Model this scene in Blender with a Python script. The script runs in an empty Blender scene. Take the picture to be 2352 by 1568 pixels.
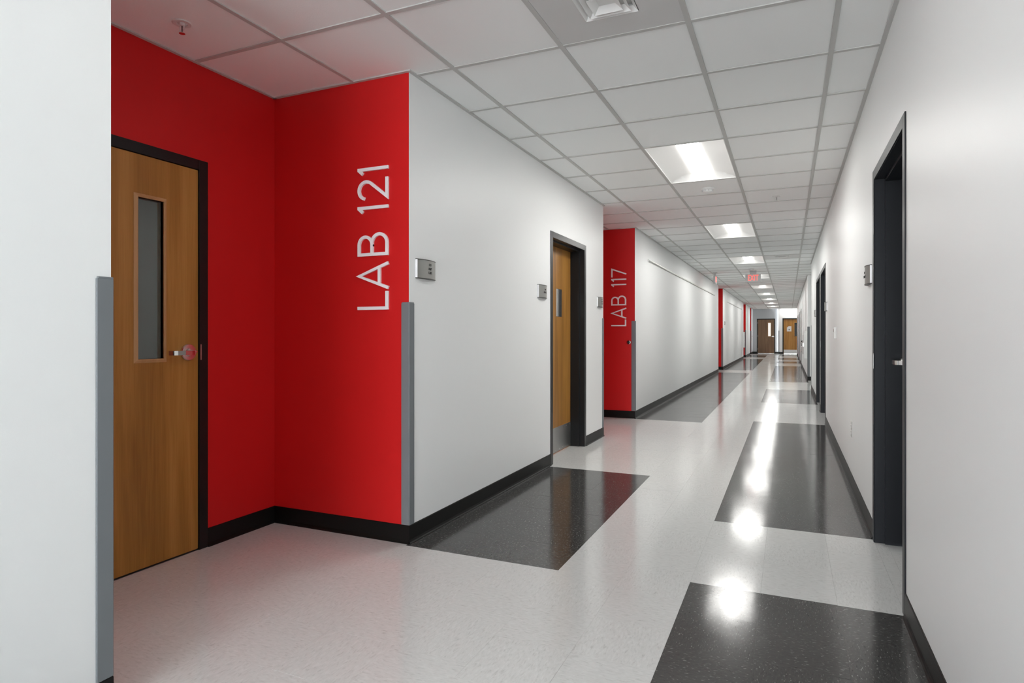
import bpy, bmesh, math, random
from mathutils import Vector, Matrix
random.seed(7)
PI = math.pi
S = bpy.context.scene
COL = S.collection

# ------------------------------------------------------------------ camera
CZ = 1.133
cam_d = bpy.data.cameras.new('camera')
cam_d.sensor_width = 36.0
cam_d.lens = 1426.08 / 2352 * 36.0
cam_d.shift_y = -(784 - 765.92) / 2352.0
cam_d.clip_start = 0.05
cam = bpy.data.objects.new('camera', cam_d)
COL.objects.link(cam)
cam.location = (0, 0, CZ)
cam.rotation_euler = (PI / 2, 0, 0.4185)
S.camera = cam

# ------------------------------------------------------------------ world + exposure
w = bpy.data.worlds.new('world')
w.use_nodes = True
w.node_tree.nodes['Background'].inputs[0].default_value = (0.93, 0.97, 1.0, 1)
w.node_tree.nodes['Background'].inputs[1].default_value = 9.6  # strong sky that feeds the added opening behind the camera
S.world = w
S.view_settings.view_transform = 'Standard'
S.view_settings.look = 'None'
S.view_settings.gamma = 1
S.view_settings.exposure = 0.79
S.view_settings.use_curve_mapping = False
S.cycles.max_bounces = 24
S.cycles.diffuse_bounces = 16
S.cycles.glossy_bounces = 6
LAMP_W = 11.3            # watts of each fluorescent troffer
LAMP_COL = (1.0, 0.990, 0.955)
LENS_E = 6.5             # glow of the lens itself

# ------------------------------------------------------------------ helpers
def setp(o, label=None, cat=None, group=None, kind=None):
    if label: o['label'] = label
    if cat: o['category'] = cat
    if group: o['group'] = group
    if kind: o['kind'] = kind
    return o

def empty(name, loc=(0, 0, 0), rz=0.0, **k):
    o = bpy.data.objects.new(name, None)
    o.empty_display_size = 0.1
    o.location = loc
    o.rotation_euler = (0, 0, rz)
    COL.objects.link(o)
    return setp(o, **k)

class MB:
    """collects boxes / polygons and links them as one mesh object"""
    def __init__(s):
        s.v = []; s.f = []; s.m = []
    def box(s, x0, x1, y0, y1, z0, z1, mi=0, faces=None):
        n = len(s.v)
        s.v += [(x0, y0, z0), (x1, y0, z0), (x1, y1, z0), (x0, y1, z0),
                (x0, y0, z1), (x1, y0, z1), (x1, y1, z1), (x0, y1, z1)]
        q = {'-z': (3, 2, 1, 0), '+z': (4, 5, 6, 7), '-y': (0, 1, 5, 4),
             '+x': (1, 2, 6, 5), '+y': (2, 3, 7, 6), '-x': (3, 0, 4, 7)}
        for k, a in q.items():
            s.f.append(tuple(n + i for i in a))
            s.m.append(faces[k] if faces and k in faces else mi)
        return s
    def prism(s, pts, axis, a0, a1, mi=0):
        """pts: 2D polygon (p,q); axis 'x','y','z' is the extrusion axis"""
        def P(p, q, a):
            return {'x': (a, p, q), 'y': (p, a, q), 'z': (p, q, a)}[axis]
        n = len(s.v); k = len(pts)
        s.v += [P(p, q, a0) for p, q in pts] + [P(p, q, a1) for p, q in pts]
        s.f.append(tuple(n + i for i in range(k))); s.m.append(mi)
        s.f.append(tuple(n + k + i for i in reversed(range(k)))); s.m.append(mi)
        for i in range(k):
            j = (i + 1) % k
            s.f.append((n + i, n + k + i, n + k + j, n + j)); s.m.append(mi)
        return s
    def lathe(s, prof, seg=32, c=(0, 0, 0), axis='z', mi=0):
        """prof: list of (r, h)"""
        n = len(s.v)
        for r, h in prof:
            for i in range(seg):
                a = 2 * PI * i / seg
                p, q = r * math.cos(a), r * math.sin(a)
                d = {'z': (p, q, h), 'y': (p, h, q), 'x': (h, p, q)}[axis]
                s.v.append((c[0] + d[0], c[1] + d[1], c[2] + d[2]))
        for j in range(len(prof) - 1):
            for i in range(seg):
                i2 = (i + 1) % seg
                s.f.append((n + j * seg + i, n + j * seg + i2, n + (j + 1) * seg + i2, n + (j + 1) * seg + i)); s.m.append(mi)
        s.f.append(tuple(n + i for i in range(seg))); s.m.append(mi)
        e = n + (len(prof) - 1) * seg
        s.f.append(tuple(e + i for i in range(seg))); s.m.append(mi)
        return s
    def tube(s, pts, r, seg=10, mi=0):
        pts = [Vector(p) for p in pts]
        n = len(s.v)
        for k, p in enumerate(pts):
            a = pts[max(k - 1, 0)]; b = pts[min(k + 1, len(pts) - 1)]
            t = (b - a).normalized()
            up = Vector((0, 0, 1)) if abs(t.z) < 0.9 else Vector((1, 0, 0))
            u = t.cross(up).normalized(); v = t.cross(u)
            rr = r[k] if isinstance(r, (list, tuple)) else r
            for i in range(seg):
                A = 2 * PI * i / seg
                s.v.append(tuple(p + u * rr * math.cos(A) + v * rr * math.sin(A)))
        for k in range(len(pts) - 1):
            for i in range(seg):
                j = (i + 1) % seg
                s.f.append((n + k * seg + i, n + k * seg + j, n + (k + 1) * seg + j, n + (k + 1) * seg + i)); s.m.append(mi)
        s.f.append(tuple(n + i for i in range(seg))); s.m.append(mi)
        e = n + (len(pts) - 1) * seg
        s.f.append(tuple(e + i for i in range(seg))); s.m.append(mi)
        return s
    def mesh(s, name, mats, smooth=False, fix=True):
        me = bpy.data.meshes.new(name)
        me.from_pydata(s.v, [], s.f)
        if not isinstance(mats, (list, tuple)): mats = [mats]
        for m in mats: me.materials.append(m)
        for p, mi in zip(me.polygons, s.m): p.material_index = mi
        if fix:
            bm = bmesh.new(); bm.from_mesh(me)
            bmesh.ops.recalc_face_normals(bm, faces=bm.faces)
            bm.to_mesh(me); bm.free()
        if smooth:
            for p in me.polygons: p.use_smooth = True
            try: me.set_sharp_from_angle(angle=math.radians(35))
            except Exception: pass
        me.update()
        return me
    def obj(s, name, mats, parent=None, bevel=0.0, smooth=False, loc=None, seg=2, **k):
        o = bpy.data.objects.new(name, s.mesh(name, mats, smooth))
        COL.objects.link(o)
        if parent: o.parent = parent
        if loc: o.location = loc
        if bevel:
            b = o.modifiers.new('bevel', 'BEVEL')
            b.width = bevel; b.segments = seg; b.limit_method = 'ANGLE'; b.angle_limit = math.radians(40)
            b.harden_normals = False
        return setp(o, **k)

def copy_tree(o, parent=None):
    c = o.copy(); COL.objects.link(c)
    if parent: c.parent = parent
    for ch in list(o.children): copy_tree(ch, c)
    return c

# ------------------------------------------------------------------ materials
def srgb(r, g, b):
    f = lambda c: (c / 255 / 12.92) if c / 255 <= 0.04045 else ((c / 255 + 0.055) / 1.055) ** 2.4
    return (f(r), f(g), f(b), 1)

def base_mat(name, col, rough=0.5, metal=0.0, spec=0.5):
    m = bpy.data.materials.new(name); m.use_nodes = True
    b = m.node_tree.nodes['Principled BSDF']
    b.inputs['Base Color'].default_value = col if len(col) == 4 else (*col, 1)
    b.inputs['Roughness'].default_value = rough
    b.inputs['Metallic'].default_value = metal
    b.inputs['Specular IOR Level'].default_value = spec
    return m, m.node_tree, b

def coords(nt, scale=(1, 1, 1), rot=(0, 0, 0)):
    g = nt.nodes.new('ShaderNodeNewGeometry')
    mp = nt.nodes.new('ShaderNodeMapping')
    mp.inputs['Scale'].default_value = scale
    mp.inputs['Rotation'].default_value = rot
    nt.links.new(g.outputs['Position'], mp.inputs['Vector'])
    return mp.outputs[0]

def noise(nt, vec, scale, detail=2, rough=0.5, dist=0.0):
    n = nt.nodes.new('ShaderNodeTexNoise')
    n.inputs['Scale'].default_value = scale
    n.inputs['Detail'].default_value = detail
    n.inputs['Roughness'].default_value = rough
    n.inputs['Distortion'].default_value = dist
    nt.links.new(vec, n.inputs['Vector'])
    return n.outputs['Fac']

def ramp(nt, fac, stops):
    r = nt.nodes.new('ShaderNodeValToRGB')
    e = r.color_ramp.elements
    while len(e) < len(stops): e.new(0.5)
    for el, (p, c) in zip(e, stops):
        el.position = p; el.color = c if len(c) == 4 else (*c, 1)
    nt.links.new(fac, r.inputs['Fac'])
    return r.outputs['Color']

def bump(nt, b, height, strength=0.1, dist=0.01, prev=None):
    n = nt.nodes.new('ShaderNodeBump')
    n.inputs['Strength'].default_value = strength
    n.inputs['Distance'].default_value = dist
    nt.links.new(height, n.inputs['Height'])
    if prev: nt.links.new(prev, n.inputs['Normal'])
    nt.links.new(n.outputs[0], b.inputs['Normal'])
    return n.outputs[0]

def paint(name, col, rough=0.42, spec=0.4, b1=0.06):
    m, nt, b = base_mat(name, col, rough, 0, spec)
    v = coords(nt)
    n1 = bump(nt, b, noise(nt, v, 260, 2), b1, 0.002)
    bump(nt, b, noise(nt, v, 1.3, 1), 0.12, 0.03, n1)
    return m

def simple(name, col, rough=0.4, metal=0.0, spec=0.5, bs=0.0, bscale=200):
    m, nt, b = base_mat(name, col, rough, metal, spec)
    v = coords(nt)
    f = noise(nt, v, bscale, 2)
    mr = nt.nodes.new('ShaderNodeMapRange')
    mr.inputs['To Min'].default_value = max(rough - 0.04, 0.02)
    mr.inputs['To Max'].default_value = rough + 0.04
    nt.links.new(f, mr.inputs['Value']); nt.links.new(mr.outputs[0], b.inputs['Roughness'])
    if bs: bump(nt, b, f, bs, 0.002)
    return m

def brushed(name, col, rough=0.3, axis='z'):
    m, nt, b = base_mat(name, col, rough, 1.0)
    sc = {'z': (400, 400, 8), 'x': (8, 400, 400), 'h': (60, 60, 900)}[axis]
    if name == 'kick_plate_steel': rough = 0.38
    v = coords(nt, sc)
    f = noise(nt, v, 1.0, 2)
    mr = nt.nodes.new('ShaderNodeMapRange')
    mr.inputs['To Min'].default_value = rough - 0.08; mr.inputs['To Max'].default_value = rough + 0.1
    nt.links.new(f, mr.inputs['Value']); nt.links.new(mr.outputs[0], b.inputs['Roughness'])
    return m

def emit(name, col, e):
    m = bpy.data.materials.new(name); m.use_nodes = True
    b = m.node_tree.nodes['Principled BSDF']
    b.inputs['Base Color'].default_value = (*col, 1)
    b.inputs['Emission Color'].default_value = (*col, 1)
    b.inputs['Emission Strength'].default_value = e
    return m

def tile_light(name, streak):
    m, nt, b = base_mat(name, (0.5, 0.5, 0.49), 0.10, 0, 0.5)
    v = coords(nt, (34, 120, 60) if streak else (120, 34, 60), (0, 0, 0.35 if streak else -0.3))
    f = noise(nt, v, 1.0, 4, 0.65, 0.6)
    c = ramp(nt, f, [(0.28, (0.50, 0.505, 0.495)), (0.42, (0.62, 0.625, 0.615)), (0.60, (0.665, 0.67, 0.66)), (0.75, (0.72, 0.725, 0.715))])
    nt.links.new(c, b.inputs['Base Color'])
    gloss(nt, b)
    return m

def tile_dark(name, streak):
    m, nt, b = base_mat(name, (0.045, 0.045, 0.044), 0.10, 0, 0.5)
    v = coords(nt, (38, 130, 60) if streak else (130, 38, 60), (0, 0, 0.35 if streak else -0.3))
    f = noise(nt, v, 1.0, 4, 0.7, 0.5)
    c1 = ramp(nt, f, [(0.30, (0.024, 0.024, 0.024)), (0.40, (0.054, 0.054, 0.053)), (0.62, (0.070, 0.069, 0.067))])
    v3 = coords(nt, (60, 190, 60) if streak else (190, 60, 60), (0, 0, 0.2 if streak else -0.5))
    fk = noise(nt, v3, 1.0, 1, 0.5, 0.3)
    c2 = ramp(nt, fk, [(0.64, (0, 0, 0)), (0.74, (0.17, 0.167, 0.16))])
    mx = nt.nodes.new('ShaderNodeMix'); mx.data_type = 'RGBA'; mx.blend_type = 'ADD'; mx.inputs[0].default_value = 1
    nt.links.new(c1, mx.inputs[6]); nt.links.new(c2, mx.inputs[7])
    nt.links.new(mx.outputs[2], b.inputs['Base Color'])
    gloss(nt, b)
    return m

def gloss(nt, b):
    v = coords(nt)
    n1 = bump(nt, b, noise(nt, v, 90, 2), 0.012, 0.002)
    n2 = bump(nt, b, noise(nt, v, 7, 2), 0.05, 0.006, n1)
    mr = nt.nodes.new('ShaderNodeMapRange')
    b.inputs['Specular IOR Level'].default_value = 0.32
    mr.inputs['To Min'].default_value = 0.09; mr.inputs['To Max'].default_value = 0.16
    nt.links.new(noise(nt, v, 3.0, 3), mr.inputs['Value']); nt.links.new(mr.outputs[0], b.inputs['Roughness'])

def wood(name, dark, mid, lite, rough=0.38):
    m, nt, b = base_mat(name, mid, rough, 0, 0.4)
    v = coords(nt, (5.5, 5.5, 0.35))
    f1 = noise(nt, v, 1.6, 3, 0.5, 0.9)
    v2 = coords(nt, (90, 90, 3.0))
    f2 = noise(nt, v2, 1.2, 4, 0.6, 0.4)
    mx = nt.nodes.new('ShaderNodeMix'); mx.data_type = 'FLOAT'; mx.inputs[0].default_value = 0.28
    nt.links.new(f1, mx.inputs[2]); nt.links.new(f2, mx.inputs[3])
    c = ramp(nt, mx.outputs[0], [(0.32, dark), (0.5, mid), (0.68, lite)])
    nt.links.new(c, b.inputs['Base Color'])
    bump(nt, b, f2, 0.04, 0.001)
    return m

M = {}
M['white'] = paint('white_wall_paint', (0.858, 0.868, 0.868))
M['red'] = paint('red_wall_paint', (0.60, 0.010, 0.011), 0.5, 0.3, 0.05)
M['grey_wall'] = paint('grey_wall_paint', srgb(172, 175, 178))
M['lab_wall'] = paint('lab_wall_paint', srgb(105, 125, 118), 0.7, 0.2)
M['base'] = simple('black_rubber_base', (0.007, 0.007, 0.0066), 0.42, 0, 0.2)
M['guard'] = simple('grey_vinyl_guard', srgb(118, 122, 126), 0.45, 0, 0.3, 0.05, 500)
M['blackframe'] = simple('black_frame_paint', (0.009, 0.009, 0.0095), 0.33, 0, 0.3, 0.03, 300)
M['bronze'] = simple('dark_door_paint', (0.016, 0.018, 0.022), 0.4, 0, 0.22, 0.03, 300)
M['wood'] = wood('maple_veneer', (0.26, 0.112, 0.018), (0.37, 0.17, 0.032), (0.47, 0.235, 0.056))
M['wood_dark'] = wood('walnut_veneer', (0.10, 0.050, 0.022), (0.155, 0.082, 0.038), (0.20, 0.115, 0.056))
M['wood_trim'] = wood('maple_trim', (0.46, 0.26, 0.11), (0.54, 0.32, 0.14), (0.60, 0.37, 0.17), 0.45)
M['steel'] = brushed('brushed_steel', (0.62, 0.61, 0.59), 0.26, 'z')
M['kick'] = brushed('kick_plate_steel', (0.50, 0.50, 0.49), 0.22, 'h')
M['alu'] = brushed('aluminium', (0.60, 0.60, 0.58), 0.34, 'z')
M['plaque'] = simple('silver_plaque', srgb(150, 150, 146), 0.36, 0.35)
M['plaque_edge'] = simple('plaque_end_cap', srgb(58, 58, 54), 0.4)
M['bright_edge'] = simple('bright_metal_edge', (0.88, 0.88, 0.90), 0.3, 0.1)
M['satin'] = base_mat('satin_steel', (0.66, 0.645, 0.62), 0.24, 1.0)[0]
M['ink'] = simple('dark_ink', (0.02, 0.02, 0.02), 0.6)
M['letter'] = simple('white_letter', (0.88, 0.88, 0.90), 0.35)
M['plastic'] = simple('white_plastic', (0.74, 0.74, 0.73), 0.35)
M['chrome'] = simple('polished_metal', (0.72, 0.70, 0.68), 0.14, 1.0)
M['tee'] = simple('white_grid_metal', (0.54, 0.54, 0.525), 0.5, 0, 0.3)
M['panel'] = simple('grey_white_metal', (0.62, 0.62, 0.615), 0.42, 0, 0.4)
M['reflector'] = simple('white_enamel', (0.82, 0.82, 0.81), 0.35)
M['lens'] = emit('lit_lens', LAMP_COL, LENS_E)
M['exit_red'] = emit('red_exit_glow', (1.0, 0.10, 0.08), 0.9)
M['exit_body'] = simple('exit_sign_body', (0.50, 0.50, 0.50), 0.35)
M['paper'] = simple('white_paper', (0.75, 0.75, 0.75), 0.7)
M['void'] = simple('dark_plenum', (0.03, 0.03, 0.03), 0.9)
M['sub'] = simple('floor_adhesive', (0.22, 0.22, 0.21), 0.8)
M['black'] = simple('black_plastic', (0.012, 0.012, 0.012), 0.4)
M['tl'] = [tile_light('light_tile_lengthways', 0), tile_light('light_tile_crossways', 1)]
M['td'] = [tile_dark('dark_tile_lengthways', 0), tile_dark('dark_tile_crossways', 1)]
m, nt, b = base_mat('ceiling_tile_board', (0.90, 0.915, 0.91), 0.9, 0, 0.1)
v = coords(nt)
bump(nt, b, noise(nt, v, 150, 3, 0.7), 0.25, 0.002)
M['ctile'] = m
m, nt, b = base_mat('window_glass', (0.75, 0.83, 0.80), 0.03, 0, 0.5)
b.inputs['Transmission Weight'].default_value = 0.92
b.inputs['IOR'].default_value = 1.45
M['glass'] = m
m, nt, b = base_mat('dark_window_glass', (0.015, 0.018, 0.018), 0.05, 0, 0.6)
M['dark_glass'] = m
m, nt, b = base_mat('frosted_lit_glass', (0.75, 0.75, 0.72), 0.25, 0, 0.5)
b.inputs['Emission Color'].default_value = (0.9, 0.9, 0.86, 1)
b.inputs['Emission Strength'].default_value = 0.35
M['lit_glass'] = m

# ------------------------------------------------------------------ layout numbers
LX, RX = -1.87, 0.43           # corridor wall faces
AX = -2.825                    # back of the left alcoves
CH = 2.543                     # underside of the ceiling grid
Y0, YG, YW = -5.0, 38.4, 38.1  # near end, far grey wall, far white wall
TOP = 2.72
ALC = [(1.222, 2.835), (6.69, 8.24), (19.1, 20.45), (30.3, 31.95), (35.7, 36.8)]
RA = (14.0, 16.6, 1.4)         # right alcove y0,y1,xback
XC = (36.6, 2.3)               # cross corridor start, x end
REG = [(LX, RX, Y0, YG)] + [(AX, LX, a, c) for a, c in ALC] + [(RX, RA[2], RA[0], RA[1]), (RX, XC[1], XC[0], YW)]
def zc_u(x, y, z=0.0):
    c, s = math.cos(0.4185), math.sin(0.4185)
    xc = x * c + y * s; zc = -x * s + y * c
    if zc < 0.1: return zc, -9999, -9999
    return zc, 1176 + 1426 * xc / zc, 766 - 1426 * (z - CZ) / zc

# ------------------------------------------------------------------ walls
T = 0.2
def wall_seg_x(name, xf, side, y0, y1, openings=(), red_ends=False, main='white', label=''):
    """wall whose face is at x=xf; side=-1 -> body towards -x"""
    mb = MB()
    xa, xb = (xf - T, xf) if side < 0 else (xf, xf + T)
    cuts = sorted(openings)
    y = y0
    fe = {'-y': 1, '+y': 1} if red_ends else None
    for a, c, h in cuts:
        mb.box(xa, xb, y, a, 0, TOP, 0)
        mb.box(xa, xb, a, c, h, TOP, 0)
        y = c
    mb.box(xa, xb, y, y1, 0, TOP, 0)
    if red_ends:
        for i in range(len(mb.f)):
            ys = [mb.v[k][1] for k in mb.f[i]]
            if max(ys) - min(ys) < 1e-6 and (abs(ys[0] - y0) < 1e-6 or abs(ys[0] - y1) < 1e-6): mb.m[i] = 1
    return mb.obj(name, [M[main], M['red']], kind='structure', label=label, category='wall') if False else setp(
        mb.obj(name, [M[main], M['red']]), label, 'wall', None, 'structure')

FH = 2.02                      # outer frame height
OFF = (5.016, 6.034)           # left-hand office door
segs = [(Y0, 1.222, 'white wall at the left edge, before the first red alcove'),
        (2.835, 6.69, 'white wall between the LAB 121 alcove and the LAB 117 alcove'),
        (8.24, 19.1, 'long white wall with a display rail beyond the LAB 117 alcove'),
        (20.45, 30.3, 'white wall with a display rail beyond the third red alcove'),
        (31.95, 35.7, 'short white wall between the two farthest red alcoves'),
        (36.8, YG, 'last short piece of white left wall at the corridor end')]
for i, (a, c, lb) in enumerate(segs):
    op = [(OFF[0] + 0.012, OFF[1] - 0.012, FH - 0.012)] if i == 1 else []
    wall_seg_x('wall_left', LX, -1, a, c, op, True, 'white', lb)
# alcove back walls and side returns (red)
D1 = (1.337, 2.36)
names = ['first alcove with the wooden door', 'LAB 117 alcove', 'third alcove', 'fourth alcove', 'last alcove']
for i, (a, c) in enumerate(ALC):
    op = [(D1[0] + 0.012, D1[1] - 0.012, 2.043 - 0.012)] if i == 0 else []
    wall_seg_x('wall_left', AX, -1, a - 0.1, c + 0.1, op, False, 'red', 'red back wall of the ' + names[i])
    mb = MB(); mb.box(AX, LX - T, c, c + 0.12, 0, TOP)
    setp(mb.obj('wall_left', M['red']), 'red side wall facing the camera in the ' + names[i], 'wall', None, 'structure')
    mb = MB(); mb.box(AX, LX - T, a - 0.12, a, 0, TOP)
    setp(mb.obj('wall_left', M['red']), 'red near side wall of the ' + names[i], 'wall', None, 'structure')
# right wall
RD = [(2.900, 3.930), (8.70, 9.97), (10.20, 11.44), (24.3, 25.6), (27.9, 29.2), (31.7, 33.5)]
def ops(ds): return [(a + 0.012, c - 0.012, FH - 0.012) for a, c in ds]
wall_seg_x('wall_right', RX, 1, Y0, RA[0], ops(RD[:3]), False, 'white', 'white right wall from the camera to the recess')
wall_seg_x('wall_right', RX, 1, RA[1], XC[0], ops(RD[3:]), False, 'white', 'white right wall beyond the recess')
for x0, x1, y0, y1, lb in [(RX + T, RA[2], RA[0] - .12, RA[0], 'near side of the right recess'), (RX + T, RA[2], RA[1], RA[1] + .12, 'far side of the right recess'),
                           (RA[2], RA[2] + .15, RA[0] - .12, RA[1] + .12, 'back of the right recess'),
                           (RX + T, XC[1], XC[0] - .12, XC[0], 'near side of the cross corridor'), (XC[1], XC[1] + .15, XC[0] - .12, YW + .3, 'end of the cross corridor')]:
    mb = MB(); mb.box(x0, x1, y0, y1, 0, TOP)
    setp(mb.obj('wall_right', M['white']), 'white wall at the ' + lb, 'wall', None, 'structure')
# far end walls (with door openings)
GD = (-1.647, -0.675); WD = (-0.291, 0.74)
def wall_seg_y(name, yf, x0, x1, op, mat, label):
    mb = MB(); a, c, h = op
    mb.box(x0, a, yf, yf + T, 0, TOP); mb.box(a, c, yf, yf + T, h, TOP); mb.box(c, x1, yf, yf + T, 0, TOP)
    return setp(mb.obj(name, M[mat]), label, 'wall', None, 'structure')
wall_seg_y('wall_end', YG, LX - .3, -0.5, (GD[0] + .012, GD[1] - .012, 1.99 - .012), 'grey_wall', 'grey painted end wall around the dark brown door')
wall_seg_y('wall_end', YW, -0.5, XC[1] + .1, (WD[0] + .012, WD[1] - .012, 1.995 - .012), 'white', 'white end wall around the tan door with a kick plate')
WX = RX - .06
# unseen opening added behind the camera to let fill light down the corridor
mb = MB(); mb.box(LX - .3, LX + .06, Y0 - .15, Y0, 0, TOP); mb.box(WX, RX + .3, Y0 - .15, Y0, 0, TOP); mb.box(LX + .06, WX, Y0 - .15, Y0, 2.48, TOP)
setp(mb.obj('wall_back', M['white']), 'white wall around the added opening behind the camera', 'wall', None, 'structure')
t = empty('fill_opening_1', ((LX + .06 + WX) / 2, Y0 - .08, 0), label='unseen framed opening added behind the camera for fill light', cat='fill opening', kind='structure')
q = MB(); hw_ = (WX - LX - .06) / 2
for x in (-hw_, -.025, hw_ - .05): q.box(x, x + .05, -.03, .03, 0, 2.48)
for z in (0, 2.10, 2.43): q.box(-hw_, hw_, -.028, .028, z, z + .05)
q.obj('fill_opening_frame', M['alu'], t)
pl = bpy.data.lights.new('fill_portal', 'AREA'); pl.shape = 'RECTANGLE'; pl.size = hw_ * 2; pl.size_y = 2.4
pl.cycles.is_portal = True
po = bpy.data.objects.new('fill_portal', pl); COL.objects.link(po)
po.location = ((LX + .06 + WX) / 2, Y0 - .12, 1.24); po.rotation_euler = (PI / 2, 0, 0)
setp(po, 'fill light portal in the added opening behind the camera', 'daylight')
# dim lab seen through the alcove door's window
mb = MB()
mb.box(-5.6, AX - T, 0.3, 0.4, 0, TOP); mb.box(-5.6, AX - T, 6.0, 6.1, 0, TOP); mb.box(-5.7, -5.6, 0.3, 6.1, 0, TOP)
mb.box(-5.7, AX - T, 0.3, 6.1, TOP - .1, TOP); mb.box(-5.7, AX - T, 0.3, 6.1, -0.06, -0.002)
mb.box(AX - T - .06, AX - T, 0.3, 1.15, 0, TOP); mb.box(AX - T - .06, AX - T, 2.9, 6.1, 0, TOP)
lab = setp(mb.obj('wall_lab', M['lab_wall']), 'dim grey green lab room seen through the narrow door window', 'wall', None, 'structure')
ld = bpy.data.lights.new('lab_fill_lamp', 'AREA'); ld.energy = 0.6; ld.size = 1.0; ld.color = (0.9, 1.0, 0.97)  # lamp added out of view to brighten the room behind the door glass
lo = bpy.data.objects.new('lab_fill_lamp', ld); lo.location = (-4.5, 3.4, 2.55); COL.objects.link(lo)
setp(lo, 'unseen fill lamp added inside the lab behind the wooden door', 'lamp')

# ------------------------------------------------------------------ baseboards
BH = 0.098
def baseboard(name, p0, p1, nrm, label, ext=(0, 0)):
    p0, p1, n = Vector((*p0, 0)), Vector((*p1, 0)), Vector((*nrm, 0))
    d = (p1 - p0).normalized(); p0 = p0 - d * ext[0]; p1 = p1 + d * ext[1]
    prof = [(0, 0), (0.014, 0.0), (0.014, 0.003), (0.009, 0.009), (0.0055, 0.02), (0.005, BH - .004), (0.003, BH), (0, BH)]
    mb = MB(); k = len(prof)
    for P in (p0, p1):
        for o_, z in prof: mb.v.append(tuple(P + n * o_ + Vector((0, 0, z))))
    mb.f.append(tuple(range(k))); mb.f.append(tuple(range(k, 2 * k)))
    for i in range(k): j = (i + 1) % k; mb.f.append((i, j, k + j, k + i))
    mb.m = [0] * len(mb.f)
    return setp(mb.obj(name, M['base']), label, 'baseboard', None, 'structure')
for i, (a, c, lb) in enumerate(segs):
    parts = [(a, OFF[0]), (OFF[1], c)] if i == 1 else [(a, c)]
    for a1, c1 in parts:
        sfx = (' before the office door' if c1 == OFF[0] else ' after the office door') if i == 1 else ''
        baseboard('baseboard_left', (LX, a1), (LX, c1), (1, 0), 'black rubber base along the ' + lb + sfx,
                  (0.005 if a1 not in (Y0, OFF[1]) else 0, 0.005 if c1 not in (OFF[0], YG) else 0))
for i, (a, c) in enumerate(ALC):
    baseboard('baseboard_left', (AX, c), (LX, c), (0, -1), 'black rubber base under the red side wall of the ' + names[i], (0, 0.005))
    if i == 0:
        baseboard('baseboard_left', (AX, D1[1]), (AX, c), (1, 0), 'black rubber base beside the wooden alcove door')
    else:
        baseboard('baseboard_left', (AX, a), (AX, c), (1, 0), 'black rubber base along the back of the ' + names[i])
ys = [Y0] + [t for d in RD[:3] for t in d] + [RA[0]]
lbs = ['right foreground wall', 'right wall with the outlet', 'sliver of wall between the paired dark doors', 'right wall beyond the paired dark doors']
for k in range(0, len(ys), 2):
    baseboard('baseboard_right', (RX, ys[k]), (RX, ys[k + 1]), (-1, 0), 'black rubber base along the ' + lbs[k // 2])
ys = [RA[1]] + [t for d in RD[3:] for t in d] + [XC[0]]
for k in range(0, len(ys), 2):
    baseboard('baseboard_right', (RX, ys[k]), (RX, ys[k + 1]), (-1, 0), 'black rubber base on the far right wall, stretch %s' % ['by the fountain', 'after the first far door', 'after the second far door', 'at the corridor end'][k // 2], (0.005 if k == 0 else 0, 0))
baseboard('baseboard_right', (RX, RA[1]), (RA[2], RA[1]), (0, -1), 'black rubber base on the far side of the right recess', (0.005, 0))
baseboard('baseboard_end', (LX, YG), (GD[0], YG), (0, -1), 'black base left of the dark brown end door')
baseboard('baseboard_end', (GD[1], YG), (-0.5, YG), (0, -1), 'black base right of the dark brown end door')
baseboard('baseboard_end', (-0.5, YW), (WD[0], YW), (0, -1), 'black base left of the tan end door')

# ------------------------------------------------------------------ floor
mb = MB()
for x0, x1, y0, y1 in REG: mb.box(x0 - .21, x1 + .21, y0 - .05, y1 + .21, -0.08, -0.0045)
floor = setp(mb.obj('floor', M['sub']), 'polished vinyl tile floor with dark patches', 'floor', None, 'structure')
XB = -0.4085; TX = 0.2985; TY = 0.305
# dark stretches: left band x<-1.0055, right band x>XB
DL = [(Y0, 1.222), (2.806, 4.970), (8.205, 19.07), (20.43, 29.64), (31.95, 35.14), (36.8, YG)]
DR = [(Y0, 2.918), (3.931, 8.605), (11.03, 13.73), (15.89, 23.7), (25.9, 27.6), (29.5, 31.4), (33.8, 36.2)]
XL = XB - 2 * TX
def rows(dark, y0, y1):
    cuts = sorted(set([y0, y1] + [t for d in dark for t in d if y0 < t < y1]))
    out = []
    for a, c in zip(cuts, cuts[1:]):
        mid = (a + c) / 2; dk = any(d0 < mid < d1 for d0, d1 in dark)
        n = int((c - a) / TY + 0.25); n = max(n, 1)
        ed = [c - k * TY for k in range(n)] + [a]
        ed = sorted(e for e in set(ed) if e >= a)
        if len(ed) > 2 and ed[1] - ed[0] < 0.03: ed.pop(1)
        out += [(p, q, dk) for p, q in zip(ed, ed[1:] + ([c] if ed[-1] < c - 1e-6 else []))]
    return out
def xcuts(x0, x1):
    k0 = math.floor((x0 - XB) / TX) - 1
    xs = [XB + TX * k for k in range(k0, k0 + 20)]
    xs = [x for x in xs if x0 + 0.02 < x < x1 - 0.02]
    return [x0] + xs + [x1]
cells = []
def band(x0, x1, y0, y1, dark):
    xs = xcuts(x0, x1)
    for ri, (a, c, dk) in enumerate(rows(dark, y0, y1)):
        for ci in range(len(xs) - 1):
            cells.append((xs[ci], xs[ci + 1], a, c, dk, (ri + ci) % 2))
band(LX, XL, Y0, YG, DL); band(XL, XB, Y0, YG, []); band(XB, RX, Y0, YG, DR)
for a, c in ALC: band(AX, LX, a, c, [])
for a, c in [(OFF[0] + .02, OFF[1] - .02)]: band(LX - T, LX, a, c, [])
for a, c in RD: band(RX, RX + T, a + .02, c - .02, [])
band(RX, RA[2], RA[0], RA[1], []); band(RX, XC[1], XC[0], YW, [])
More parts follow.
